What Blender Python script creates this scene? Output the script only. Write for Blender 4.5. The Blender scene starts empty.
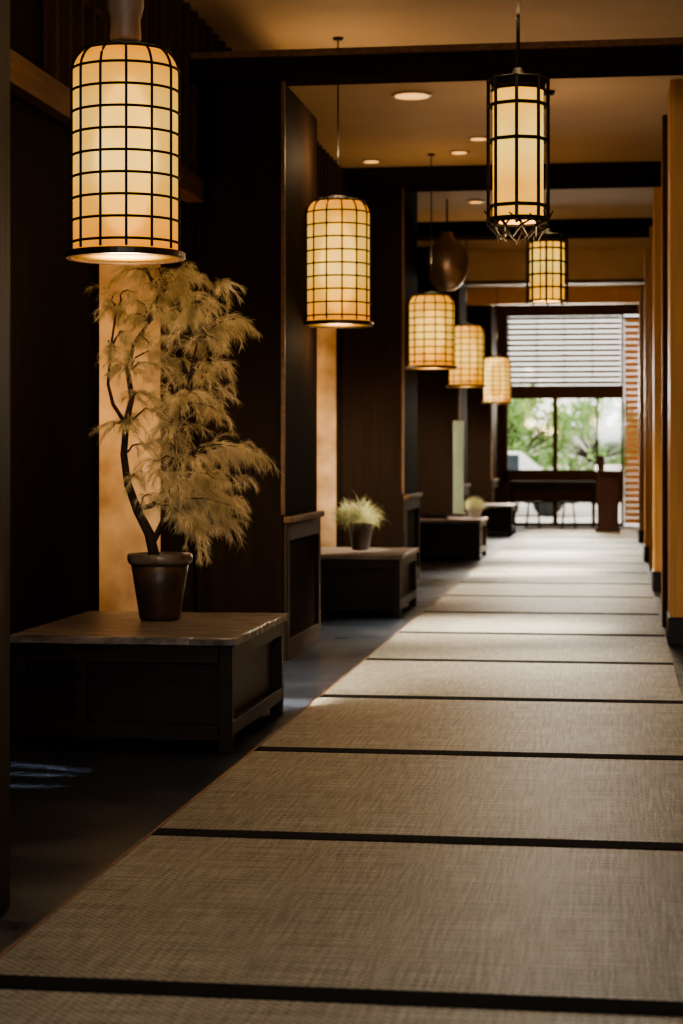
import bpy, bmesh, math, random
from mathutils import Vector, Matrix
random.seed(7)
S = bpy.context.scene
COL = S.collection
try:
    S.view_settings.look = 'AgX - Medium High Contrast'
except Exception:
    pass

# ---------------------------------------------------------------- materials
def new_mat(name):
    m = bpy.data.materials.new(name); m.use_nodes = True
    nt = m.node_tree
    return m, nt, nt.nodes['Principled BSDF']

def mat(name, c1, c2=None, rough=0.5, metal=0.0, scale=(8, 8, 8), bump=0.0, detail=4, spec=0.5, trans=0.0):
    m, nt, b = new_mat(name)
    c2 = c2 or tuple(v * 0.7 for v in c1)
    tc = nt.nodes.new('ShaderNodeTexCoord'); mp = nt.nodes.new('ShaderNodeMapping')
    mp.inputs['Scale'].default_value = scale
    n = nt.nodes.new('ShaderNodeTexNoise'); n.inputs['Scale'].default_value = 1.0; n.inputs['Detail'].default_value = detail
    r = nt.nodes.new('ShaderNodeValToRGB')
    r.color_ramp.elements[0].position = 0.3; r.color_ramp.elements[1].position = 0.7
    r.color_ramp.elements[0].color = (*c2, 1); r.color_ramp.elements[1].color = (*c1, 1)
    L = nt.links
    L.new(tc.outputs['Object'], mp.inputs['Vector']); L.new(mp.outputs['Vector'], n.inputs['Vector'])
    L.new(n.outputs['Fac'], r.inputs['Fac']); L.new(r.outputs['Color'], b.inputs['Base Color'])
    b.inputs['Roughness'].default_value = rough; b.inputs['Metallic'].default_value = metal
    b.inputs['Specular IOR Level'].default_value = spec
    if bump:
        bp = nt.nodes.new('ShaderNodeBump'); bp.inputs['Strength'].default_value = bump; bp.inputs['Distance'].default_value = 0.01
        L.new(n.outputs['Fac'], bp.inputs['Height']); L.new(bp.outputs['Normal'], b.inputs['Normal'])
    if trans:
        t = nt.nodes.new('ShaderNodeBsdfTranslucent'); mx = nt.nodes.new('ShaderNodeMixShader'); mx.inputs['Fac'].default_value = trans
        L.new(r.outputs['Color'], t.inputs['Color']); L.new(b.outputs[0], mx.inputs[1]); L.new(t.outputs[0], mx.inputs[2])
        L.new(mx.outputs[0], nt.nodes['Material Output'].inputs['Surface'])
    return m

def emit_mat(name, stops, strength, see_through=0.0):
    """lit paper: colour runs with height over the object's own bounding box;
    see_through lets the bulb inside show softly through the paper"""
    m, nt, b = new_mat(name); L = nt.links
    tc = nt.nodes.new('ShaderNodeTexCoord'); sx = nt.nodes.new('ShaderNodeSeparateXYZ')
    r = nt.nodes.new('ShaderNodeValToRGB')
    L.new(tc.outputs['Generated'], sx.inputs['Vector']); L.new(sx.outputs['Z'], r.inputs['Fac'])
    els = r.color_ramp.elements
    while len(els) < len(stops): els.new(0.5)
    for e, (p, c) in zip(els, stops): e.position = p; e.color = (*c, 1)
    b.inputs['Base Color'].default_value = (0.35, 0.22, 0.07, 1)
    b.inputs['Roughness'].default_value = 0.9; b.inputs['Specular IOR Level'].default_value = 0.05
    L.new(r.outputs['Color'], b.inputs['Emission Color'])
    n = nt.nodes.new('ShaderNodeTexNoise'); n.inputs['Scale'].default_value = 5; n.inputs['Detail'].default_value = 4
    mr = nt.nodes.new('ShaderNodeMapRange')
    mr.inputs['From Min'].default_value = .3; mr.inputs['From Max'].default_value = .7
    mr.inputs['To Min'].default_value = strength * 0.86; mr.inputs['To Max'].default_value = strength * 1.14
    L.new(tc.outputs['Object'], n.inputs['Vector']); L.new(n.outputs['Fac'], mr.inputs['Value'])
    L.new(mr.outputs['Result'], b.inputs['Emission Strength'])
    if see_through:
        g = nt.nodes.new('ShaderNodeBsdfRefraction'); g.inputs['IOR'].default_value = 1.12; g.inputs['Roughness'].default_value = .95
        g.inputs['Color'].default_value = (1, .86, .6, 1)
        mx = nt.nodes.new('ShaderNodeMixShader'); mx.inputs['Fac'].default_value = see_through
        L.new(b.outputs[0], mx.inputs[1]); L.new(g.outputs[0], mx.inputs[2])
        L.new(mx.outputs[0], nt.nodes['Material Output'].inputs['Surface'])
    return m

M = {}
M['darkwood'] = mat('dark_stained_wood', (0.016, 0.010, 0.0065), (0.010, 0.0065, 0.0042), 0.7, scale=(30, 30, 2), bump=0.05, spec=.02)
M['beam'] = mat('beam_wood', (0.021, 0.0125, 0.0075), (0.013, 0.0075, 0.0048), 0.8, scale=(2, 30, 30), bump=0.1, spec=.0)
M['lintel'] = mat('lintel_wood', (0.13, 0.07, 0.031), (0.075, 0.04, 0.018), 0.6, scale=(30, 2, 30), bump=0.15, spec=.15)
M['slat'] = mat('slat_wood', (0.06, 0.035, 0.018), (0.035, 0.02, 0.011), 0.7, scale=(30, 30, 2), spec=.05)
M['postwood'] = mat('near_post_wood', (0.03, 0.018, 0.01), (0.018, 0.011, 0.006), 0.5, scale=(30, 30, 2), bump=0.15, spec=.2)
M['pilaster'] = mat('pilaster_wood', (0.018, 0.011, 0.007), (0.012, 0.0076, 0.005), 0.8, scale=(25, 25, 1.5), bump=0.03, spec=.01)
M['ledge'] = mat('partition_ledge_wood', (0.036, 0.022, 0.014), (0.024, 0.015, 0.0095), 0.6, scale=(20, 20, 2), bump=0.04, spec=.12)
M['goldwood'] = mat('golden_wood', (0.50, 0.30, 0.13), (0.38, 0.22, 0.093), 0.5, scale=(40, 40, 1.2), bump=0.06, spec=.12)
M['ceiling'] = mat('ceiling_plaster', (0.40, 0.27, 0.14), (0.35, 0.23, 0.117), 0.8, scale=(1, 1, 1))
M['plaster'] = mat('cream_plaster', (0.80, 0.58, 0.34), (0.40, 0.26, 0.135), 0.85, scale=(4, 4, 4), bump=0.6, detail=6)
M['table'] = mat('table_wood', (0.026, 0.016, 0.0105), (0.014, 0.009, 0.0063), 0.5, scale=(3, 30, 30), bump=0.15, spec=.2)
M['tabletop'] = mat('table_top_wood', (0.23, 0.185, 0.16), (0.026, 0.019, 0.016), 0.4, scale=(4, 20, 10), bump=0.7, detail=10)
M['pot'] = mat('brown_clay_glaze', (0.07, 0.040, 0.026), (0.022, 0.014, 0.010), 0.42, scale=(9, 9, 9), bump=0.4, spec=.4)
M['potrim'] = mat('pale_clay_rim', (0.2, 0.16, 0.12), (0.06, 0.045, 0.035), 0.4, scale=(20, 20, 20), bump=0.3)
M['potpale'] = mat('pale_clay', (0.4, 0.36, 0.3), None, 0.6)
M['soil'] = mat('soil', (0.03, 0.02, 0.012), None, 0.95, scale=(60, 60, 60), bump=0.8)
M['bark'] = mat('bark', (0.045, 0.028, 0.018), (0.018, 0.011, 0.007), 0.85, scale=(40, 40, 12), bump=0.8)
M['needle'] = mat('straw_foliage', (0.96, 0.82, 0.54), (0.34, 0.29, 0.13), 0.7, scale=(9, 9, 9), trans=.3)
M['shrub'] = mat('pale_green_foliage', (0.60, 0.55, 0.29), (0.26, 0.28, 0.11), 0.7, scale=(20, 20, 20), trans=.3)
M['iron'] = mat('black_iron', (0.010, 0.008, 0.006), None, 0.6, 0.0, spec=.2)
M['rim'] = mat('dark_bronze_rim', (0.05, 0.03, 0.017), None, 0.4, 0.3, spec=.4)
M['stem'] = mat('pale_turned_wood', (0.32, 0.24, 0.17), (0.2, 0.14, 0.09), 0.5, scale=(30, 30, 3))
M['edging'] = mat('brown_edging', (0.2, 0.1, 0.045), (0.12, 0.06, 0.03), 0.6, scale=(30, 30, 3))
M['bronze'] = mat('bronze', (0.36, 0.25, 0.17), (0.18, 0.12, 0.08), 0.35, 0.6, scale=(6, 6, 6))
M['stone'] = mat('black_stone', (0.012, 0.012, 0.013), None, 0.5, spec=.3)
M['concrete'] = mat('pale_paving', (0.55, 0.53, 0.5), None, 0.9, scale=(1, 1, 1))
M['green'] = mat('green_leaves', (0.36, 0.54, 0.20), (0.17, 0.33, 0.09), 0.6, scale=(3, 3, 3), trans=.3)
M['white'] = mat('white_paint', (0.75, 0.77, 0.8), (0.7, 0.72, 0.75), 0.3)
M['glassdark'] = mat('dark_car_glass', (0.05, 0.07, 0.09), None, 0.1)
M['reed'] = mat('pale_reed', (0.40, 0.27, 0.13), (0.24, 0.155, 0.075), 0.8, scale=(2, 2, 6), trans=.45, spec=.1)
M['reeddark'] = mat('brown_reed', (0.20, 0.13, 0.07), (0.13, 0.085, 0.05), 0.8, scale=(8, 8, 8), trans=.2, spec=.1)
M['bamboo'] = mat('tan_bamboo', (0.95, 0.66, 0.40), (0.80, 0.50, 0.28), 0.8, scale=(2, 2, 30), trans=.55, spec=.05)
M['redwood'] = mat('reddish_wood', (0.05, 0.022, 0.014), None, 0.5, scale=(20, 20, 2), spec=.2)
M['tan'] = mat('tan_wall', (0.52, 0.34, 0.175), (0.42, 0.27, 0.135), 0.7, scale=(2, 2, 2))
M['book'] = mat('dark_lacquer', (0.03, 0.016, 0.012), None, 0.2)
M['lit_strip'] = mat('pale_green_lit_strip', (0.34, 0.39, 0.28), (0.25, 0.30, 0.2), 0.5, scale=(4, 4, 2), trans=.4)

cr = (1.0, 0.66, 0.15); am = (1.0, 0.34, 0.024); md = (1.0, 0.47, 0.06)
M['paper'] = emit_mat('lit_paper', [(0.0, am), (0.16, md), (0.28, (1, .53, .08)), (0.40, cr), (0.52, (1, .56, .09)), (0.66, cr), (0.80, (1, .55, .09)), (0.90, md), (1.0, am)], 1.05, .36)
M['core'] = emit_mat('lit_bulb_glass', [(0.0, (1, .5, .1)), (0.5, (1, .74, .27)), (1.0, (1, .5, .1))], 2.5)
M['paper_long'] = emit_mat('lit_long_paper', [(0.0, md), (0.25, md), (0.6, cr), (1.0, md)], 1.3)
M['diffuser'] = emit_mat('lit_diffuser', [(0.0, md), (1.0, md)], 0.25)
M['downlight'] = emit_mat('lit_downlight', [(0.0, (1, 0.5, 0.16)), (1.0, (1, 0.5, 0.16))], 1.5)

def slate():
    m, nt, b = new_mat('slate_floor'); L = nt.links
    tc = nt.nodes.new('ShaderNodeTexCoord')
    br = nt.nodes.new('ShaderNodeTexBrick'); br.inputs['Scale'].default_value = 1.0
    br.inputs['Brick Width'].default_value = 0.9; br.inputs['Row Height'].default_value = 0.6
    br.inputs['Mortar Size'].default_value = 0.006; br.offset = 0.5
    br.inputs['Color1'].default_value = (0.013, 0.017, 0.025, 1); br.inputs['Color2'].default_value = (0.02, 0.025, 0.036, 1)
    br.inputs['Mortar'].default_value = (0.006, 0.007, 0.009, 1)
    n = nt.nodes.new('ShaderNodeTexNoise'); n.inputs['Scale'].default_value = 3; n.inputs['Detail'].default_value = 8
    mr = nt.nodes.new('ShaderNodeMapRange'); mr.inputs['To Min'].default_value = 0.12; mr.inputs['To Max'].default_value = 0.6
    bp = nt.nodes.new('ShaderNodeBump'); bp.inputs['Strength'].default_value = 0.6; bp.inputs['Distance'].default_value = 0.016
    L.new(tc.outputs['Object'], br.inputs['Vector']); L.new(tc.outputs['Object'], n.inputs['Vector'])
    L.new(br.outputs['Color'], b.inputs['Base Color']); L.new(n.outputs['Fac'], mr.inputs['Value'])
    L.new(mr.outputs['Result'], b.inputs['Roughness']); L.new(n.outputs['Fac'], bp.inputs['Height']); L.new(bp.outputs['Normal'], b.inputs['Normal'])
    b.inputs['Specular IOR Level'].default_value = .4
    b.inputs['Specular Tint'].default_value = (.85, .92, 1, 1)
    return m
M['slate'] = slate()

def tatami():
    m, nt, b = new_mat('woven_rush'); L = nt.links; N = nt.nodes
    tc = N.new('ShaderNodeTexCoord')
    def noise(scale, det=3):
        mp = N.new('ShaderNodeMapping'); mp.inputs['Scale'].default_value = scale
        n = N.new('ShaderNodeTexNoise'); n.inputs['Scale'].default_value = 1; n.inputs['Detail'].default_value = det
        L.new(tc.outputs['Object'], mp.inputs['Vector']); L.new(mp.outputs['Vector'], n.inputs['Vector'])
        return n.outputs['Fac']
    def math_(op, a, bb):
        q = N.new('ShaderNodeMath'); q.operation = op
        for i, v in enumerate((a, bb)):
            if isinstance(v, (int, float)): q.inputs[i].default_value = v
            else: L.new(v, q.inputs[i])
        return q.outputs[0]
    a = noise((3, 120, 1)); c = noise((80, 4, 1)); big = noise((1.2, 1.2, 1)); fine = noise((120, 120, 1), 2)
    w = N.new('ShaderNodeTexChecker'); w.inputs['Scale'].default_value = 72
    L.new(tc.outputs['Object'], w.inputs['Vector'])
    s = math_('ADD', a, math_('MULTIPLY', c, .6)); s = math_('ADD', s, math_('MULTIPLY', w.outputs['Fac'], 0.26))
    s = math_('ADD', s, math_('MULTIPLY', fine, .6))
    s = math_('ADD', s, math_('MULTIPLY', big, 0.2))
    oi = N.new('ShaderNodeObjectInfo'); s = math_('ADD', s, math_('MULTIPLY', oi.outputs['Random'], 0.12))
    r = N.new('ShaderNodeValToRGB'); mr = N.new('ShaderNodeMapRange')
    mr.inputs['From Min'].default_value = 1.1; mr.inputs['From Max'].default_value = 1.75
    L.new(s, mr.inputs['Value']); L.new(mr.outputs['Result'], r.inputs['Fac'])
    r.color_ramp.elements[0].color = (0.044, 0.043, 0.039, 1); r.color_ramp.elements[1].color = (0.43, 0.40, 0.33, 1)
    L.new(r.outputs['Color'], b.inputs['Base Color'])
    b.inputs['Roughness'].default_value = 0.5; b.inputs['Specular IOR Level'].default_value = .26
    b.inputs['Specular Tint'].default_value = (1, .91, .73, 1)
    bp = N.new('ShaderNodeBump'); bp.inputs['Strength'].default_value = 0.7; bp.inputs['Distance'].default_value = 0.004
    L.new(s, bp.inputs['Height']); L.new(bp.outputs['Normal'], b.inputs['Normal'])
    return m
M['tatami'] = tatami()
M['band'] = mat('black_cloth_band', (0.007, 0.007, 0.009), None, 0.9, scale=(80, 80, 80), spec=.08)

def glass():
    m, nt, b = new_mat('window_glass'); L = nt.links
    nt.nodes.remove(b)
    t = nt.nodes.new('ShaderNodeBsdfTransparent'); g = nt.nodes.new('ShaderNodeBsdfGlossy'); g.inputs['Roughness'].default_value = 0.05
    mx = nt.nodes.new('ShaderNodeMixShader'); mx.inputs['Fac'].default_value = 0.05
    L.new(t.outputs[0], mx.inputs[1]); L.new(g.outputs[0], mx.inputs[2])
    L.new(mx.outputs[0], nt.nodes['Material Output'].inputs['Surface'])
    return m
M['glass'] = glass()

# ---------------------------------------------------------------- mesh helpers
def obj_from(name, verts, faces, m, parent=None, loc=(0, 0, 0), smooth=False, bevel=0):
    me = bpy.data.meshes.new(name); me.from_pydata([tuple(v) for v in verts], [], faces); me.update()
    if smooth: me.polygons.foreach_set('use_smooth', [True] * len(me.polygons))
    me.materials.append(m)
    o = bpy.data.objects.new(name, me); COL.objects.link(o); o.location = loc
    if parent: o.parent = parent
    if bevel:
        md_ = o.modifiers.new('bevel', 'BEVEL'); md_.width = bevel; md_.segments = 2; md_.limit_method = 'ANGLE'
    return o

def box_geo(b, V, F):
    x0, x1, y0, y1, z0, z1 = b; i = len(V)
    V += [(x0, y0, z0), (x1, y0, z0), (x1, y1, z0), (x0, y1, z0), (x0, y0, z1), (x1, y0, z1), (x1, y1, z1), (x0, y1, z1)]
    F += [(i, i+3, i+2, i+1), (i+4, i+5, i+6, i+7), (i, i+1, i+5, i+4), (i+1, i+2, i+6, i+5), (i+2, i+3, i+7, i+6), (i+3, i, i+4, i+7)]

def boxes(name, bl, m, parent=None, loc=(0, 0, 0), bevel=0.004):
    V, F = [], []
    for b in bl: box_geo(b, V, F)
    return obj_from(name, V, F, m, parent, loc, bevel=bevel)

def lathe(name, prof, m, parent=None, loc=(0, 0, 0), seg=40, smooth=True):
    V, F = [], []
    for r, z in prof:
        for k in range(seg):
            a = 2 * math.pi * k / seg; V.append((r * math.cos(a), r * math.sin(a), z))
    for j in range(len(prof) - 1):
        for k in range(seg):
            k2 = (k + 1) % seg
            F.append((j*seg+k, j*seg+k2, (j+1)*seg+k2, (j+1)*seg+k))
    if prof[0][0] > 1e-4: F.append(tuple(reversed(range(seg))))
    if prof[-1][0] > 1e-4: F.append(tuple((len(prof)-1)*seg + k for k in range(seg)))
    return obj_from(name, V, F, m, parent, loc, smooth)

def tube_geo(pts, rad, V, F, n=6, closed=False):
    pts = [Vector(p) for p in pts]; N = len(pts)
    base = len(V); up = Vector((0.123, 0.456, 0.88)).normalized()
    for i, p in enumerate(pts):
        if closed: t = pts[(i+1) % N] - pts[i-1]
        else: t = pts[min(i+1, N-1)] - pts[max(i-1, 0)]
        t.normalize()
        a = t.cross(up)
        if a.length < 1e-3: a = t.cross(Vector((1, 0, 0)))
        a.normalize(); b = t.cross(a)
        r = rad[i] if isinstance(rad, (list, tuple)) else rad
        for k in range(n):
            an = 2 * math.pi * k / n
            V.append(tuple(p + a * (r * math.cos(an)) + b * (r * math.sin(an))))
    rng = N if closed else N - 1
    for i in range(rng):
        j = (i + 1) % N
        for k in range(n):
            k2 = (k+1) % n
            F.append((base+i*n+k, base+i*n+k2, base+j*n+k2, base+j*n+k))
    if not closed:
        F.append(tuple(base + k for k in reversed(range(n)))); F.append(tuple(base + (N-1)*n + k for k in range(n)))

def tubes(name, lst, m, parent=None, loc=(0, 0, 0), n=6, smooth=True):
    V, F = [], []
    for t in lst: tube_geo(t[0], t[1], V, F, n, t[2] if len(t) > 2 else False)
    return obj_from(name, V, F, m, parent, loc, smooth)

def thing(name, loc, label, cat, group=None):
    e = bpy.data.objects.new(name, None); e.empty_display_size = 0.1; e.location = loc; COL.objects.link(e)
    e['label'] = label; e['category'] = cat
    if group: e['group'] = group
    return e

def struct(o, label=None, cat=None):
    o['kind'] = 'structure'
    o['label'] = label or 'dark wooden part of the corridor'
    o['category'] = cat or 'wall'
    return o

def copy_thing(src, loc, label=None):
    d = {src: src.copy()}; COL.objects.link(d[src]); d[src].location = loc
    def rec(o):
        for ch in list(o.children):
            if ch in d: continue
            c = ch.copy(); COL.objects.link(c); c.parent = d[o]; d[ch] = c; rec(ch)
    rec(src)
    if label: d[src]['label'] = label
    return d[src]

WX = -2.55      # face of the left wall
CE = 3.95       # ceiling height
END = 34.0
# ---------------------------------------------------------------- room shell
struct(boxes('floor', [(-4.3, 1.2, -3, END + .3, -0.1, 0)], M['slate'], bevel=0), 'dark slate tiled corridor floor', 'floor')
struct(boxes('ceiling', [(-4.3, 1.2, -3, END + .3, CE, CE + .15)], M['ceiling'], bevel=0), 'tan plaster corridor ceiling', 'ceiling')
struct(boxes('wall_back', [(-4.3, 1.2, -3.1, -3, 0, CE)], M['darkwood'], bevel=0), 'dark wall closing the corridor', 'wall')
bays = [9.2, 15.8, 22.4, 29.0]   # start of each niche opening
L_ = []; y = -3
for b in bays:
    L_.append((WX - .08, WX, y, b, 0, 2.8)); y = b + 2.2
L_.append((WX - .08, WX, y, END, 0, 2.8))
L_.append((WX - .10, WX - .05, -3, END, 2.8, CE))
L_.append((WX - .05, WX - .01, -3, 8.3, 2.8, CE))
struct(boxes('wall_left', L_, M['darkwood'], bevel=0), 'dark stained wooden panel wall with niche openings', 'wall')
struct(boxes('wall_outer', [(-4.3, -4.2, -3, END, 0, CE)], M['plaster'], bevel=0), 'cream plaster wall behind the niches', 'wall')
struct(boxes('wall_right', [(.72, .82, -3, END, 0, CE)], M['goldwood'], bevel=0), 'golden wood panelled wall', 'wall')
for i, b in enumerate(bays):
    struct(boxes('wall_niche', [(-4.2, WX - (.22 if i == 0 else .085), b + 2.3, b + 2.4, 0, CE)], M['plaster'], bevel=0), 'cream plaster wall at the end of a niche', 'wall')
tn = [0]
def trim(bl, m, label, bevel=0.006):
    tn[0] += 1
    return struct(boxes('trim_%d' % tn[0], bl, M[m], bevel=bevel), label, 'trim')
for i, b in enumerate(bays):
    if i == 0: trim([(WX - .22, WX - .085, b + 2.25, b + 2.45, 0, 2.95)], 'darkwood', 'dark wooden post in a niche')
    trim([(WX - .10, WX + .015, b - .07, b, 0, 2.79)], 'pilaster', 'dark wooden jamb beside a niche opening')
trim([(WX - .05, WX + .07, -3, END, 2.79, 2.93)], 'lintel', 'brown wooden lintel running along the wall')
sl = []
y = 8.4
while y < 33.5:
    sl.append((WX - .03, WX + .03, y, y + .06, 2.93, CE)); y += .21
sl.append((WX - .03, WX + .02, 8.4, 33.5, 3.42, 3.46))
trim(sl, 'slat', 'dark vertical slats of a transom screen', bevel=0)
for i, b in enumerate(bays):
    y0 = b + 2.1
    top = 3.50 if i == 0 else CE
    if i == 0:
        trim([(-2.40, -1.97, y0, y0 + 1.3, 0, top), (WX, -2.401, y0 + .12, y0 + 1.2, 0, top)], 'pilaster', 'wide dark wooden pilaster under a tie beam')
    else:
        trim([(WX, -1.97, y0, y0 + 1.3, 0, top)], 'pilaster', 'wide dark wooden pilaster')
    trim([(-1.969, -1.945, y0 + .0, y0 + .08, 0, .83), (-1.969, -1.945, y0 + 1.22, y0 + 1.3, 0, .83), (-1.969, -1.945, y0 + .081, y0 + 1.219, 0, .12), (-1.969, -1.945, y0 + .081, y0 + 1.219, .72, .83)], 'ledge', 'dark wooden wainscot frame')
    trim([(-1.969, -1.92, y0 - .01, y0 + 1.31, .83, .87)], 'lintel', 'worn wooden ledge on a wainscot')
    trim([(-1.985, -1.962, y0 - .012, y0 + .012, .88, top)], 'lintel', 'warm brown corner bead of a pilaster', bevel=.002)
trim([(-1.79, -1.625, 4.83, 5.0, 0, CE)], 'postwood', 'slim dark bronze-brown wooden post', bevel=.012)
trim([(WX - .04, .71, 11.25, 11.48, 3.501, 3.66)], 'beam', 'heavy dark wooden tie beam across the corridor')
trim([(WX - .04, .71, 11.21, 11.245, 3.63, 3.67)], 'lintel', 'brown wooden fillet on a tie beam')
for (ya, yb, h) in [(17.7, 18.25, .15), (21.9, 22.4, .15), (27.0, 27.4, .12)]:
    trim([(WX - .04, .71, ya, yb, CE - h, CE), (WX - .04, .71, ya + .05, yb - .05, CE - h - .02, CE - h)], 'beam', 'dark wooden ceiling beam')
trim([(WX, .71, 25.0, 25.25, 3.55, CE)], 'tan', 'tan plaster soffit across the corridor')
trim([(WX, .71, 25.0, 25.3, 3.50, 3.55)], 'lintel', 'brown wooden edge under the soffit')
trim([(WX, .71, 30.8, 31.0, 3.70, CE)], 'goldwood', 'golden brown wooden header beam across the corridor')
trim([(.50, .71, -3, END, CE - .25, CE)], 'beam', 'dark wooden beam along the wall top')
for i, y0 in enumerate([12.6, 17.6, 22.6, 27.6]):
    trim([(.365, .715, y0, y0 + .5, .18, CE - .25)], 'goldwood', 'golden wood pilaster')
    trim([(.355, .715, y0 - .01, y0 + .51, 0, .18)], 'stone', 'black stone pilaster base')
trim([(.35, .385, 13.9, 14.0, 0, CE - .25)], 'slat', 'slim dark wooden post')
trim([(.395, .50, 16.0, 16.1, 0, CE - .25)], 'goldwood', 'slim golden wooden post')
trim([(.38, .48, 20.6, 20.7, 0, CE - .25)], 'goldwood', 'slim golden wooden post')

# ---------------------------------------------------------------- end wall and windows
e0, e1 = END, END + .12
struct(boxes('wall_end', [(WX, -1.95, e0, e1, 0, CE), (-1.95, .62, e0, e1, 3.86, CE), (.62, .72, e0, e1, 0, CE), (-1.95, .18, e0, e1, .42, .78), (-1.95, .18, e0, e1, 0, .06)], M['lintel'], bevel=0), 'brown wooden wall around the end window', 'wall')
fr = [(-1.95, -1.87, e0 - .05, e1, 0, 3.86), (.56, .62, e0 - .05, e1, 0, 3.86), (-1.95, .62, e0 - .05, e1, 3.78, 3.86),
      (-1.95, .15, e0 - .05, e1, 2.27, 2.50), (-1.95, .15, e0 - .05, e1, .78, 1.0), (-1.07, -.99, e0 - .03, e1, 1.0, 2.27), (-1.07, -.99, e0 - .03, e1, .06, .42),
      (-.31, -.27, e0 - .03, e1, 1.0, 2.27), (.13, .18, e0 - .05, e1, 0, 3.78)]
struct(boxes('window_1', fr, M['lintel']), 'brown wooden framed end window', 'window')
gl = boxes('glass_pane', [(-1.87, .13, e0 + .05, e0 + .056, 1.0, 2.27), (-1.87, .13, e0 + .05, e0 + .056, 2.5, 3.78), (.18, .56, e0 + .05, e0 + .056, 0, 3.78), (-1.87, .13, e0 + .05, e0 + .056, .06, .42)], M['glass'], bevel=0)  # lowest glazed band is added under the sill to give floor glare
gl.parent = bpy.data.objects['window_1']
struct(boxes('trim_90', [(WX, .72, e0 - .12, e0 - .06, 3.74, 3.9)], M['lintel']), 'brown wooden header over the end window', 'trim')
def blind(name, x0, x1, z0, z1, yc, label, m1, m2, pitch, cover, step, rails):
    t = thing(name, ((x0 + x1)/2, yc, z0), label, 'blind')
    V, F = [], []; z = 0; w_ = (x1 - x0)/2; H = z1 - z0
    while z < H - .05:
        box_geo((-w_, w_, -.004, .004, z, min(z + cover * pitch, H - .04)), V, F); z += pitch
    obj_from('reed_slats', V, F, m1, t)
    V, F = [], []; x = -w_ + .01
    while x < w_ - .02:
        box_geo((x, x + .014, -.012, -.005, 0, H - .04), V, F); x += step
    for zz in rails: box_geo((-w_, w_, -.02, -.0125, zz - z0, zz - z0 + .025), V, F)
    obj_from('lashing', V, F, m2, t)
    boxes('head_rail', [(-w_ - .01, w_ + .01, -.03, .01, H - .04, H)], M['lintel'], t)
blind('reed_blind', -1.86, .12, 2.52, 3.77, e0 - .07, 'pale straw reed blind over the end window', M['reed'], M['reeddark'], .095, .62, .49, [2.52, 3.1])
blind('bamboo_screen', .19, .60, .06, 3.7, e0 - .22, 'orange-tan bamboo slatted screen hanging beside the end window', M['bamboo'], M['reeddark'], .11, .88, .4, [])

# ---------------------------------------------------------------- tatami mats
TX0, TX1 = -1.465, .345
SP = 1.76
y = .644
while y < 33.2:
    d = min(SP, 33.4 - y)
    if d < .3: break
    t = thing('tatami_mat', ((TX0 + TX1) / 2, y + d / 2, 0), 'woven straw tatami mat with a black cloth band', 'tatami mat', 'tatami mats along the corridor floor')
    hw = (TX1 - TX0) / 2
    boxes('woven_rush', [(-hw, hw, -d/2 + .112, d/2 - .001, .001, .022)], M['tatami'], t, bevel=.003)
    boxes('cloth_band', [(-hw, hw, -d/2 + .001, -d/2 + .111, .001, .024)], M['band'], t, bevel=.003)
    boxes('side_edging', [(-hw - .012, -hw - .001, -d/2 + .001, d/2 - .001, .001, .023)], M['edging'], t, bevel=.002)
    y += SP

# ---------------------------------------------------------------- tables
def make_table():
    t = thing('bench_table', (0, 0, 0), 'low dark wooden box table with a worn top', 'table', 'low wooden tables along the wall')
    w, d, h = .49, .64, .48
    rnd = random.Random(3)
    N = 40; V = []; F = []
    out = []
    for k in range(N): out.append((-w + 2*w*k/N, -d))
    for k in range(N): out.append((w, -d + 2*d*k/N))
    for k in range(N): out.append((w - 2*w*k/N, d))
    for k in range(N): out.append((-w, d - 2*d*k/N))
    m_ = len(out)
    for zz, ins in ((h - .034, .004), (h - .030, 0), (h - .006, 0), (h, .004)):
        for (x, y_) in out:
            j = rnd.uniform(-.004, .004)
            V.append((x * (1 - ins / w) + j, y_ * (1 - ins / d) + j, zz + rnd.uniform(-.0015, .0015)))
    for L4 in range(3):
        for k in range(m_): F.append((L4*m_+k, L4*m_+(k+1) % m_, (L4+1)*m_+(k+1) % m_, (L4+1)*m_+k))
    F.append(tuple(reversed(range(m_)))); F.append(tuple(3*m_ + k for k in range(m_)))
    obj_from('table_top', V, F, M['tabletop'], t)
    boxes('body', [(-w + .06, w - .06, -d + .06, d - .06, .07, h - .037)], M['table'], t, bevel=.004)
    rails = []
    for s in (-1, 1):
        yy = s * (d - .038)
        rails += [(-w + .075, w - .075, yy - .0219, yy + .0219, h - .11, h - .037), (-w + .075, w - .075, yy - .0219, yy + .0219, .05, .11), (-.2, -.15, yy - .0219, yy + .0219, .11, h - .11)]
        xx = s * (w - .038)
        rails += [(xx - .0219, xx + .0219, -d + .075, d - .075, h - .10, h - .037), (xx - .0219, xx + .0219, -d + .075, d - .075, .07, .13)]
    boxes('rail_frame', rails, M['table'], t, bevel=.003)
    for sx in (-1, 1):
        for sy in (-1, 1):
            x, y = sx * (w - .045), sy * (d - .045)
            boxes('leg', [(-.029, .029, -.029, .029, 0, h - .037)], M['table'], t, (x, y, 0), bevel=.004)
    return t
tb = make_table(); tb.location = (-2.04, 8.36, 0)
copy_thing(tb, (-2.09, 15.05, 0)); copy_thing(tb, (-2.05, 23.2, 0)); copy_thing(tb, (-2.04, 30.2, 0))

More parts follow.
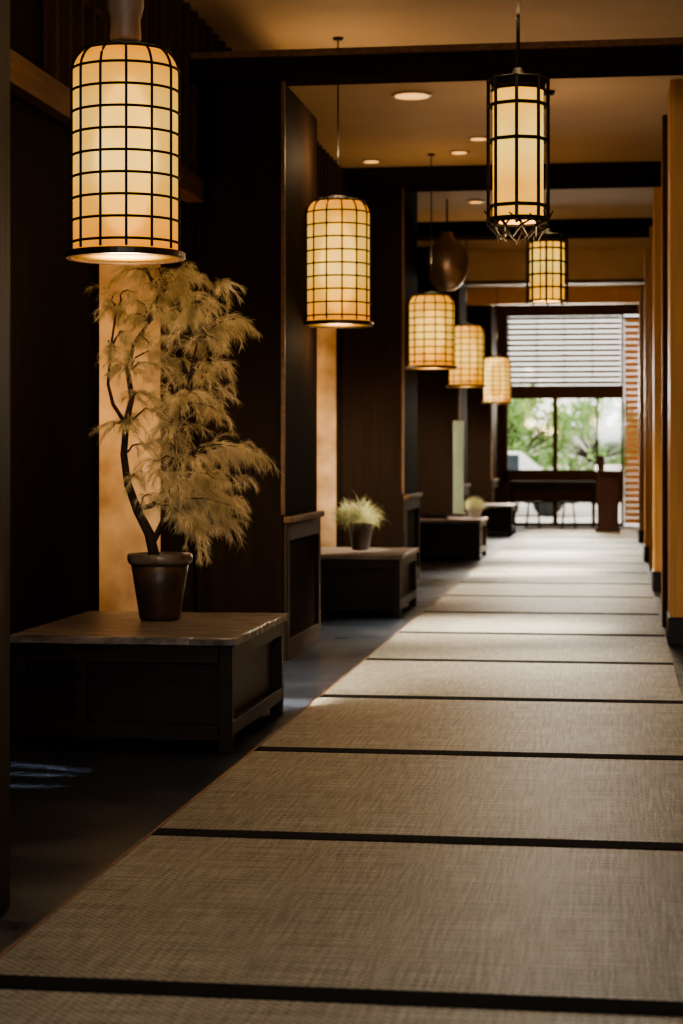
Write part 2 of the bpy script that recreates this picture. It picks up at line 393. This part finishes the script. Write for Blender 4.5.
# ---------------------------------------------------------------- foliage
def rv():
    while True:
        v = Vector((random.uniform(-1, 1), random.uniform(-1, 1), random.uniform(-1, 1)))
        if .05 < v.length < 1: return v.normalized()
def needle(V, F, p, d, ln, w):
    a = d.cross(rv()); a.normalize(); i = len(V); q = p + d * ln - Vector((0, 0, ln * .25))
    m_ = p + d * (ln * .5) + Vector((0, 0, ln * .0))
    V += [tuple(p - a*w*.35), tuple(p + a*w*.35), tuple(m_ + a*w*.5), tuple(m_ - a*w*.5), tuple(q)]
    F += [(i, i+1, i+2, i+3), (i+3, i+2, i+4)]
def spray(V, F, p, d, ln, steps, nl, w, droop, side_k=.7, per=3):
    step = ln / steps; p = p.copy(); d = d.normalized()
    for s in range(steps):
        fr_ = s / steps
        for q in range(per):
            side = (d + rv() * side_k).normalized()
            needle(V, F, p, side, nl * (1.1 - .3 * fr_) * random.uniform(.5, 1.5), w)
        needle(V, F, p, d, step * 1.3, w * 1.3)
        p = p + d * step
        d = (d + Vector((0, 0, -droop)) + rv() * .14).normalized()

K = 8.74 / 1900.0
def P(px, py, dy=0.0):   # sketch units of the tree drawing -> metres in the tree's own local frame
    return Vector(((px - 160) * K, dy, (620 - py) * K))

tree = thing('potted_maple_tree', (-2.07, 8.55, .484), 'tall wispy straw-coloured laceleaf maple in brown clay pot', 'potted tree')
pot = lathe('pot', [(.088, 0), (.094, .006), (.118, .16), (.132, .25), (.12, .256), (.0, .258)], M['pot'], tree, seg=48)
lathe('pot_rim', [(.124, .257), (.138, .252), (.147, .262), (.15, .275), (.15, .29), (.145, .302), (.130, .302), (.124, .29), (.124, .257)], M['potrim'], tree, seg=48)
lathe('soil', [(.0, .263), (.119, .266), (.06, .282), (.0, .288)], M['soil'], tree)
trk = [P(155, 560), P(150, 535, -.01), P(137, 512), P(126, 485, .02), P(121, 455, .03), P(124, 425, .02), P(131, 398, 0), P(128, 372, -.02), P(133, 345), P(148, 322, .02), P(160, 292)]
tr = [.026, .024, .021, .019, .017, .0155, .014, .012, .010, .008, .005]
stem2 = [P(152, 545), P(163, 520, .03), P(172, 492, .04), P(180, 465, .02), P(176, 438), P(182, 410, -.02), P(190, 380), P(198, 345)]
s2 = [.015, .014, .012, .011, .010, .008, .007, .005]
stem3 = [P(124, 425, .02), P(114, 405, -.04), P(110, 385, -.06), P(114, 350, -.08), P(118, 315, -.06)]
tb_l = [(trk, tr), (stem2, s2), (stem3, [.010, .009, .007, .006, .004])]
# tiers of foliage: height, leftmost and rightmost reach, number of boughs
tiers = [(274, 118, 204, 10), (292, 108, 232, 12), (316, 108, 258, 14), (342, 106, 236, 11), (366, 112, 236, 10), (392, 138, 226, 9),
         (418, 110, 230, 10), (444, 142, 266, 13), (470, 140, 254, 11), (496, 152, 248, 10), (520, 172, 234, 8), (538, 188, 224, 5)]
anchors = trk[2:] + stem2[2:] + stem3[1:]
V, F = [], []
for (ty, xl, xr, nb) in tiers:
    for q in range(nb):
        fx = (q + random.uniform(.15, .85)) / nb
        ex = xl + (xr - xl) * fx
        end = P(ex, ty + random.uniform(-9, 13), random.uniform(-.22, .22))
        cand = [a for a in anchors if a.z < end.z + .03] or anchors
        root = min(cand, key=lambda a: (a - end).length)
        dirx = end - root; Ln = dirx.length
        pts = []
        for k in range(7):
            f = k / 6
            p = root.lerp(end, f) + Vector((0, 0, .05 * math.sin(f * math.pi) * min(1, Ln / .25)))
            if 0 < k < 6: p += rv() * .008
            pts.append(p)
        tb_l.append((pts, [.006, .0052, .0044, .0036, .003, .0022, .0014]))
        ns = int(5 + Ln * 26)
        for s in range(ns):
            f = random.uniform(.35 if Ln > .15 else .1, 1.0)
            i0 = min(5, int(f * 6)); pp = pts[i0].lerp(pts[i0 + 1], f * 6 - i0)
            out = Vector((dirx.x, dirx.y, 0)).normalized() if Ln > .05 else rv()
            d = out * .8 + rv() * .8; d.z = d.z * .4 + .05
            if pp.x < -.20 and d.x < 0: d.x *= .25
            spray(V, F, pp, d, random.uniform(.05, .15), 10, .040, .0015, .13 + .05 * (ty > 420), .62, 5)
tubes('trunk', tb_l, M['bark'], tree, n=7)
obj_from('foliage', V, F, M['needle'], tree)

def shrub(loc, label, potm, scale, h=.22, off=-.05):
    t = thing('potted_shrub', loc, label, 'potted plant')
    lathe('pot', [(.065, 0), (.07, .005), (.098, h - .02), (.106, h - .02), (.108, h), (.096, h), (.092, h - .02), (0, h - .025)], M[potm], t)
    V, F = [], []; tl = []
    for s in range(1300):
        a = random.uniform(0, 2*math.pi); e = random.uniform(.0, 1.45)
        d = Vector((math.cos(a) * math.cos(e), math.sin(a) * math.cos(e), math.sin(e)))
        p = Vector((off * .8 + random.uniform(-.08, .08) * scale, random.uniform(-.07, .07) * scale, h - .015 + random.uniform(0, .05)))
        if random.random() > .3: p = p + d * random.uniform(0, .08) * scale
        ln = random.uniform(.04, .12) * scale; seg = 6; wd = .0026
        d = (d + rv() * .5).normalized()
        side = d.cross(rv()); side.normalize()
        prev = None
        for k in range(seg + 1):
            ww = wd * (1 - k / (seg + .6)); i = len(V)
            V += [tuple(p - side * ww), tuple(p + side * ww)]
            if prev is not None: F.append((prev, prev + 1, i + 1, i))
            prev = i
            p = p + d * (ln / seg); d = (d + Vector((0, 0, -.28)) + rv() * .10).normalized()
    for s in range(14):
        a = s * .9; rr_ = .05 + .05 * (s % 3) / 2
        tl.append(([(0, 0, h - .03), (off * .5 + .4 * rr_ * math.cos(a), .4 * rr_ * math.sin(a), h + .06), (off + rr_ * math.cos(a), rr_ * math.sin(a), h + .13 * scale)], [.005, .003, .0015]))
    tubes('stems', tl, M['bark'], t)
    obj_from('foliage', V, F, M['shrub'], t)
    return t
shrub((-2.02, 15.2, .484), 'bushy pale green shrub in a dark brown pot', 'pot', 1.4)
shrub((-1.70, 23.5, .484), 'small pale green shrub in a pale clay pot', 'potpale', .95, .12, 0)
t = thing('lit_strip_panel', (-1.92, 23.72, .484), 'narrow upright pale green panel standing in for a lit strip of wall', 'ornament')  # invented panel; its pale colour stands in for a lit wall strip
boxes('panel', [(-.065, .065, -.012, .012, .04, 1.2)], M['lit_strip'], t)
boxes('base', [(-.08, .08, -.06, .06, 0, .039)], M['book'], t)
t = thing('serving_tray', (-2.2, 23.1, .484), 'dark lacquer tray lying on a low table', 'tray')
boxes('tray_base', [(-.2, .2, -.14, .14, 0, .015)], M['book'], t)
boxes('tray_rim', [(-.2, .2, -.14, -.125, .016, .05), (-.2, .2, .125, .14, .016, .05), (-.2, -.185, -.124, .124, .016, .05), (.185, .2, -.124, .124, .016, .05)], M['book'], t, bevel=.002)

# ---------------------------------------------------------------- paper lanterns
def lantern_light(loc, power, r=.08):  # added point light outside the shade, standing in for the lantern's spill
    p = bpy.data.lights.new('lantern_spill', 'POINT'); p.energy = power; p.color = (1, .68, .37); p.shadow_soft_size = r
    po = bpy.data.objects.new('lantern_spill', p); COL.objects.link(po); po.location = loc

def paper_lantern(loc, H, label, big_stem=False, R=.205, down=12, up=13):
    x, y, z0 = loc
    t = thing('paper_lantern', loc, label, 'lantern', 'domed paper lanterns hanging along the wall')
    prof = []
    sh = .10
    zb = .03
    prof.append((R, zb)); prof.append((R, H - sh - .02))
    for k in range(1, 9):
        a = k / 8 * math.pi / 2
        prof.append((R - .075 + .075 * math.cos(a), H - sh - .02 + sh * math.sin(a)))
    full = [(R - .001, zb + (H - sh - .05) * k / 10) for k in range(0, 11)] + prof[2:] + [(0, H - .018)]
    lathe('lamp_shade', full, M['paper'], t, seg=48)
    cp = [(0, zb + .05)]
    for k in range(1, 16):
        f = k / 16; cp.append((.115 * math.sin(math.pi * f) ** .5, zb + .05 + (H - .2) * f))
    cp.append((0, zb + .05 + H - .2))
    lathe('light_tube', cp, M['core'], t, seg=24)
    lst = []
    rr = R + .004
    path = [(R, zb)] + [(R, zb + (H - sh - .05) * k / 5) for k in range(1, 6)] + prof[2:]
    nr = 13
    for k in range(nr):
        a = 2 * math.pi * (k + .3) / nr
        lst.append(([((r + .004) * math.cos(a), (r + .004) * math.sin(a), z + .002) for r, z in path], .0056))
    nh = 9
    for k in range(nh):
        z = zb + .03 + (H - sh - .06) * k / (nh - 1)
        lst.append(([(rr * math.cos(a * math.pi / 20), rr * math.sin(a * math.pi / 20), z) for a in range(40)], .0056, True))
    r2 = R - .03
    lst.append(([(r2 * math.cos(a * math.pi / 20), r2 * math.sin(a * math.pi / 20), H - .028) for a in range(40)], .006, True))
    lst.append(([((R-.071) * math.cos(a * math.pi / 20), (R-.071) * math.sin(a * math.pi / 20), H - .015) for a in range(40)], .007, True))
    tubes('frame', lst, M['iron'], t, n=5)
    V, F = [], []
    ring = [(R + .004, .0), (R + .026, .0), (R + .028, .004), (R + .028, .022), (R + .022, .026), (R + .004, .026), (R + .004, .0)]
    seg = 48
    for r, z in ring:
        for k in range(seg):
            a = 2 * math.pi * k / seg; V.append((r*math.cos(a), r*math.sin(a), z))
    for j in range(len(ring) - 1):
        for k in range(seg): F.append((j*seg+k, j*seg+(k+1) % seg, (j+1)*seg+(k+1) % seg, (j+1)*seg+k))
    obj_from('bottom_ring', V, F, M['rim'], t, smooth=False)
    lathe('diffuser', [(0, .008), (R + .002, .008), (R + .002, .014), (0, .014)], M['diffuser'], t, seg=48)
    lathe('cap', [(0, H - .016), (.07, H - .016), (.075, H), (.05, H + .012), (0, H + .014)], M['iron'], t)
    if big_stem:
        lathe('turned_stem', [(0, H + .015), (.055, H + .015), (.062, H + .03), (.058, H + .1), (.072, H + .15), (.07, H + .3), (.03, H + .33), (0, H + .33)], M['stem'], t)
        top = H + .33
    else: top = H + .014
    lathe('cord', [(0, top), (.005, top), (.005, CE - z0 - .02), (0, CE - z0 - .02)], M['iron'], t, seg=10)
    lathe('canopy', [(0, CE - z0 - .015), (.03, CE - z0 - .015), (.035, CE - z0 - .001), (0, CE - z0 - .001)], M['iron'], t, seg=24)
    lantern_light((x, y, z0 - .10), down)
    lantern_light((x, y, z0 + top + .25), up)
    return t
lab = 'glowing cream paper lantern with black grid frame'
paper_lantern((-1.88, 7.2, 2.0), .83, lab + ' and turned wood stem', True, down=32, up=18)
paper_lantern((-1.77, 12.2, 2.08), .83, lab + ' beside a dark pilaster', up=24)
paper_lantern((-1.62, 17.0, 2.02), .68, lab + ' on a thin cord', up=16)
paper_lantern((-1.69, 22.0, 2.04), .73, lab + ' on a thin cord')
paper_lantern((-1.73, 28.5, 2.03), .71, lab + ' on a thin cord', up=22)

# ---------------------------------------------------------------- long iron lanterns
def ngon(r, n, z, off=0.0):
    return [(r * math.cos(2*math.pi*(k+off)/n), r * math.sin(2*math.pi*(k+off)/n), z) for k in range(n)]
def iron_lantern(loc, H, label, R=.142, ornate=True):
    t = thing('iron_lantern', loc, label, 'lantern', 'tall iron lanterns over the matting')
    n = 8; z0 = loc[2]
    zb = .1 if ornate else .04
    rp = R - .022
    V = ngon(rp, n, zb) + ngon(rp, n, H - .05); F = [tuple(reversed(range(n))), tuple(range(n, 2*n))]
    F += [(k, (k+1) % n, n + (k+1) % n, n + k) for k in range(n)]
    obj_from('lamp_shade', V, F, M['paper_long'], t)
    lst = []
    for k in range(n):
        a = 2*math.pi*k/n
        cx, sy = math.cos(a), math.sin(a)
        lst.append(([(R*cx, R*sy, zb - .02), (R*cx, R*sy, H)], .0085))
        a2 = a + math.pi / n; r2 = (rp + .003) * math.cos(math.pi/n)
        if not ornate: lst.append(([(r2*math.cos(a2), r2*math.sin(a2), zb), (r2*math.cos(a2), r2*math.sin(a2), H - .05)], .005))
    hs = [zb, zb + .07, H * .62, H - .13, H - .01] if ornate else [zb] + [zb + (H - zb - .01) * k / 5 for k in range(1, 6)]
    for z in hs: lst.append((ngon(R, n, z), .009 if ornate else .007, True))
    for z in (zb + .002, H - .052): lst.append((ngon(rp + .004, n, z), .008, True))
    for z in ((zb, zb + .07, H * .62, H - .13) if ornate else ()): 
        for k in range(n):
            a = 2*math.pi*k/n
            lst.append(([(rp*math.cos(a), rp*math.sin(a), z), (R*math.cos(a), R*math.sin(a), z)], .005))
    tubes('frame', lst, M['iron'], t, n=6)
    if ornate:
        fl = []
        rnd = random.Random(5)
        for k in range(11):
            a = 2*math.pi*k/11 + rnd.uniform(-.1, .1); b = a + rnd.uniform(.5, .9)
            r1 = R + rnd.uniform(.0, .03)
            fl.append(([(r1*math.cos(a), r1*math.sin(a), zb + rnd.uniform(.02, .05)), (R*.98*math.cos((a+b)/2), R*.98*math.sin((a+b)/2), zb - .015), (.10*math.cos(b), .10*math.sin(b), rnd.uniform(.0, .03))], [.003, .007, .004]))
            fl.append(([(r1*math.cos(b), r1*math.sin(b), zb - .0), (R*.93*math.cos((a+b)/2), R*.93*math.sin((a+b)/2), zb - .03), (.085*math.cos(a), .085*math.sin(a), rnd.uniform(.01, .03))], [.003, .007, .004]))
        fl.append((ngon(R + .004, 24, zb + .01), .007, True))
        tubes('filigree_base', fl, M['iron'], t, n=5)
    lathe('cap', [(0, H - .04), (R * .9, H - .04), (R * .95, H - .012), (R * .7, H + .005), (.03, H + .02), (.02, H + .05), (0, H + .05)], M['iron'], t, seg=32)
    lathe('hanging_rod', [(0, H + .045), (.009, H + .045), (.009, CE - z0 - .02), (0, CE - z0 - .02)], M['iron'], t, seg=10)
    lathe('canopy', [(0, CE - z0 - .03), (.05, CE - z0 - .03), (.06, CE - z0 - .001), (0, CE - z0 - .001)], M['iron'], t, seg=24)
    lantern_light((loc[0], loc[1], z0 - .1), 16)
    lantern_light((loc[0], loc[1], z0 + H + .3), 14)
    return t
iron_lantern((-.45, 9.07, 2.25), .78, 'tall glowing octagonal lantern with twisted black iron base')
iron_lantern((-.49, 14.2, 2.35), .53, 'glowing octagonal paper lantern with black grid frame', R=.148, ornate=False)

t = thing('bronze_pendant', (-1.74, 20.0, 2.98), 'unlit dark bronze gourd-shaped pendant on a thin rod', 'pendant lamp')
lathe('pendant_body', [(0, 0), (.09, .01), (.17, .08), (.22, .2), (.23, .32), (.2, .43), (.12, .53), (.07, .57), (.06, .62), (0, .63)], M['bronze'], t)
lathe('hanging_rod', [(0, .63), (.01, .63), (.01, CE - 2.98 - .001), (0, CE - 2.98 - .001)], M['iron'], t, seg=10)

for (x, y, r) in [(-1.5, 14.2, .13), (-1.14, 16.2, .07), (-2.2, 17.3, .07), (-1.36, 16.9, .07), (-1.45, 20.2, .07)]:
    t = thing('ceiling_downlight', (x, y, CE), 'small round recessed ceiling downlight glowing warm', 'downlight', 'recessed downlights in the ceiling')
    lathe('trim_ring', [(r, -.012), (r + .02, -.01), (r + .025, -.001), (r, -.001)], M['stem'], t)
    lathe('lens', [(0, -.016), (r - .002, -.014), (r - .002, -.012), (0, -.012)], M['downlight'], t)

# ---------------------------------------------------------------- furniture at the end
t = thing('console_table', (-1.03, 32.9, .026), 'long narrow dark wooden console table before window', 'table')
boxes('table_top', [(-.72, .72, -.22, .22, .74, .79)], M['table'], t)
boxes('apron', [(-.66, .66, -.18, .18, .62, .739)], M['table'], t)
for sx in (-1, 1):
    for sy in (-1, 1): boxes('leg', [(-.03, .03, -.03, .03, 0, .739)], M['table'], t, (sx * .69, sy * .19, 0))
for x in (-1.35, -.75):
    t = thing('stool', (x, 32.3, 0.026), 'small dark wooden stool before the console table', 'stool', 'stools at the console table')
    lathe('seat', [(0, .42), (.15, .42), (.17, .44), (.16, .46), (0, .462)], M['table'], t, seg=24)
    for k in range(4):
        a = math.pi / 4 + k * math.pi / 2
        tubes('leg', [([(.16*math.cos(a), .16*math.sin(a), .004), (.1*math.cos(a), .1*math.sin(a), .42)], .014)], M['table'], t)
t = thing('lectern', (-.09, 31.0, .026), 'reddish dark wooden lectern standing on the matting', 'lectern')
boxes('base', [(-.2, .2, -.17, .17, 0, .06)], M['redwood'], t)
boxes('body', [(-.17, .17, -.14, .14, .061, .95)], M['redwood'], t)
boxes('corner_post', [(-.17, -.06, -.1, .01, .951, 1.22)], M['redwood'], t)
V = [(-.21, -.2, .951), (.21, -.2, .951), (.21, .18, .951), (-.21, .18, .951), (-.21, -.2, .98), (.21, -.2, .98), (.21, .18, 1.08), (-.21, .18, 1.08)]
obj_from('slanted_top', V, [(0, 3, 2, 1), (4, 5, 6, 7), (0, 1, 5, 4), (1, 2, 6, 5), (2, 3, 7, 6), (3, 0, 4, 7)], M['redwood'], t)

# ---------------------------------------------------------------- outside
o = struct(boxes('floor_courtyard', [(-30, 30, END + .31, 95, -.15, -.05)], M['concrete'], bevel=0), 'pale paved courtyard outside the window', 'ground')
def garden_tree(loc, h, label):
    t = thing('garden_tree', loc, label, 'tree', 'garden trees outside the window')
    tl = [([(0, 0, 0), (.1, 0, h*.3), (-.05, .1, h*.6), (0, 0, h*.85)], [.12, .1, .07, .03])]
    V, F = [], []
    for k in range(44):
        v = rv(); c_ = Vector((v.x * h*.4, v.y * h*.3, h*.6 + v.z * h*.32)) * 1.0
        tl.append(([(0, 0, h*.4), tuple(c_)], [.03, .01]))
        for s in range(70):
            p = c_ + rv() * random.uniform(0, h*.13); a = rv(); b = a.cross(rv()); b.normalize(); i = len(V); q = .08
            V += [tuple(p - a*q), tuple(p + b*q*.6), tuple(p + a*q), tuple(p - b*q*.6)]; F.append((i, i+1, i+2, i+3))
    tubes('trunk', tl, M['bark'], t); obj_from('foliage', V, F, M['green'], t)
garden_tree((-2.3, 44, -.05), 3.0, 'small leafy green garden tree in the courtyard')
garden_tree((-3.5, 47, -.05), 3.1, 'small leafy green garden tree in the courtyard')
garden_tree((-.5, 52, -.05), 3.0, 'small leafy green garden tree in the courtyard')
t = thing('garden_wall', (0, 62, -.05), 'pale rendered garden wall across the courtyard', 'garden wall')
boxes('wall_body', [(-12, 8, 0, .3, 0, 2.2)], M['concrete'], t); boxes('coping', [(-12.05, 8.05, -.05, .35, 2.201, 2.3)], M['concrete'], t)
t = thing('car', (-2.6, 41.5, -.05), 'white parked car in the courtyard', 'car')
pr = [(-1.9, .3), (1.9, .3), (1.95, .6), (1.85, .85), (1.1, .95), (.6, 1.4), (-.9, 1.42), (-1.5, .98), (-1.9, .9), (-1.97, .6)]
V = [(x, -.8, z) for x, z in pr] + [(x, .8, z) for x, z in pr]; n = len(pr)
F = [tuple(range(n)), tuple(reversed(range(n, 2*n)))] + [(k, n+k, n+(k+1) % n, (k+1) % n) for k in range(n)]
obj_from('body', V, F, M['white'], t, bevel=.05)
boxes('side_window', [(-.95, -.2, -.81, -.801, 1.0, 1.33), (-.12, .6, -.81, -.801, 1.0, 1.33)], M['glassdark'], t)
for sx in (-1.2, 1.2):
    for sy in (-.72, .72):
        w_ = lathe('wheel', [(0, -.1), (.28, -.1), (.32, -.06), (.32, .06), (.28, .1), (0, .1)], M['stone'], t, (sx, sy, .32), 24)
        w_.rotation_euler = (math.pi/2, 0, 0)

# ---------------------------------------------------------------- light
w = bpy.data.worlds.new('World'); S.world = w; w.use_nodes = True
nt = w.node_tree; bg = nt.nodes['Background']
bg.inputs['Color'].default_value = (1.0, 0.95, 0.84, 1); bg.inputs['Strength'].default_value = 2.6

def area(name, loc, target, sx, sy, power, color, spread=180):
    l = bpy.data.lights.new(name, 'AREA'); l.shape = 'RECTANGLE'; l.size = sx; l.size_y = sy; l.energy = power; l.color = color
    l.spread = math.radians(spread)
    o = bpy.data.objects.new(name, l); COL.objects.link(o); o.location = loc
    t_ = Vector(target) if len(target) == 3 else Vector((*target, 0))
    o.rotation_euler = (t_ - Vector(loc)).to_track_quat('-Z', 'Y').to_euler()
    return o
sun = bpy.data.lights.new('sun', 'SUN'); sun.energy = 5; sun.angle = .02; sun.color = (1, .95, .85)
so = bpy.data.objects.new('sun', sun); COL.objects.link(so); so.rotation_euler = (math.radians(40), 0, math.radians(-60))
area('rear_fill', (.2, -1.5, 2.6), (-.6, 7, .3), 1.6, 1.6, 92, (.94, .96, .95), 120)  # added fill lamp behind the camera; no entrance is built there
area('end_daylight', (-.85, END - .4, 2.5), (-.7, 17, 0), 2.0, 1.2, 150, (1, .92, .76), 110)
# added area lamps at the closed right wall: light bands on mats and shrub
for y_, tx, ty, tz, pw, sp, s_ in ((8.6, -1.75, 9.35, 0, 9, 9, .15), (8.0, -1.9, 10.2, 0, 14, 22, .3), (12.2, -.9, 11.1, 0, 20, 44, .6), (14.9, -1.0, 13.4, 0, 78, 38, .45),
                       (16.6, -2.05, 15.2, .7, 14, 16, .3), (17.9, -.9, 16.7, 0, 62, 34, .45),
                       (21.2, -.9, 20.1, 0, 80, 34, .45), (24.6, -.9, 23.6, 0, 75, 34, .45), (28.2, -.9, 27.2, 0, 60, 34, .45)):
    area('side_fill', (.66, y_, 2.7), (tx, ty, tz), s_, s_, pw, (1, .90, .72), sp)
# added thin lamps that draw light streaks on the slate beside the first table
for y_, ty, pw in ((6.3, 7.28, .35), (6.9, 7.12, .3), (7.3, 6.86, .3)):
    area('streak_fill', (.66, y_, 2.7), (-2.2, ty, 0), .02, .4, pw, (.9, .94, 1), 2)
for i, b in enumerate(bays):
    area('niche_daylight', (-4.1, b + .9, 2.3), (-.9, b + 1.7, 0), .6, .8, 34 if i == 0 else 85, (1, .88, .70), 60)
    p = bpy.data.lights.new('niche_lamp', 'POINT'); p.energy = 34; p.color = (1, .62, .30); p.shadow_soft_size = .12
    po = bpy.data.objects.new('niche_lamp', p); COL.objects.link(po); po.location = (-3.3, b + 1.4, 1.6)

# ---------------------------------------------------------------- camera
cam = bpy.data.cameras.new('camera'); co = bpy.data.objects.new('camera', cam); COL.objects.link(co)
co.location = (0, 0, 1.23); co.rotation_euler = (math.radians(90), 0, math.radians(8.15))
cam.sensor_fit = 'VERTICAL'; cam.sensor_height = 36; cam.sensor_width = 24; cam.lens = 66.8
cam.shift_y = -55 / 1024
cam.dof.use_dof = True; cam.dof.focus_distance = 7.4; cam.dof.aperture_fstop = 3.6
S.camera = co
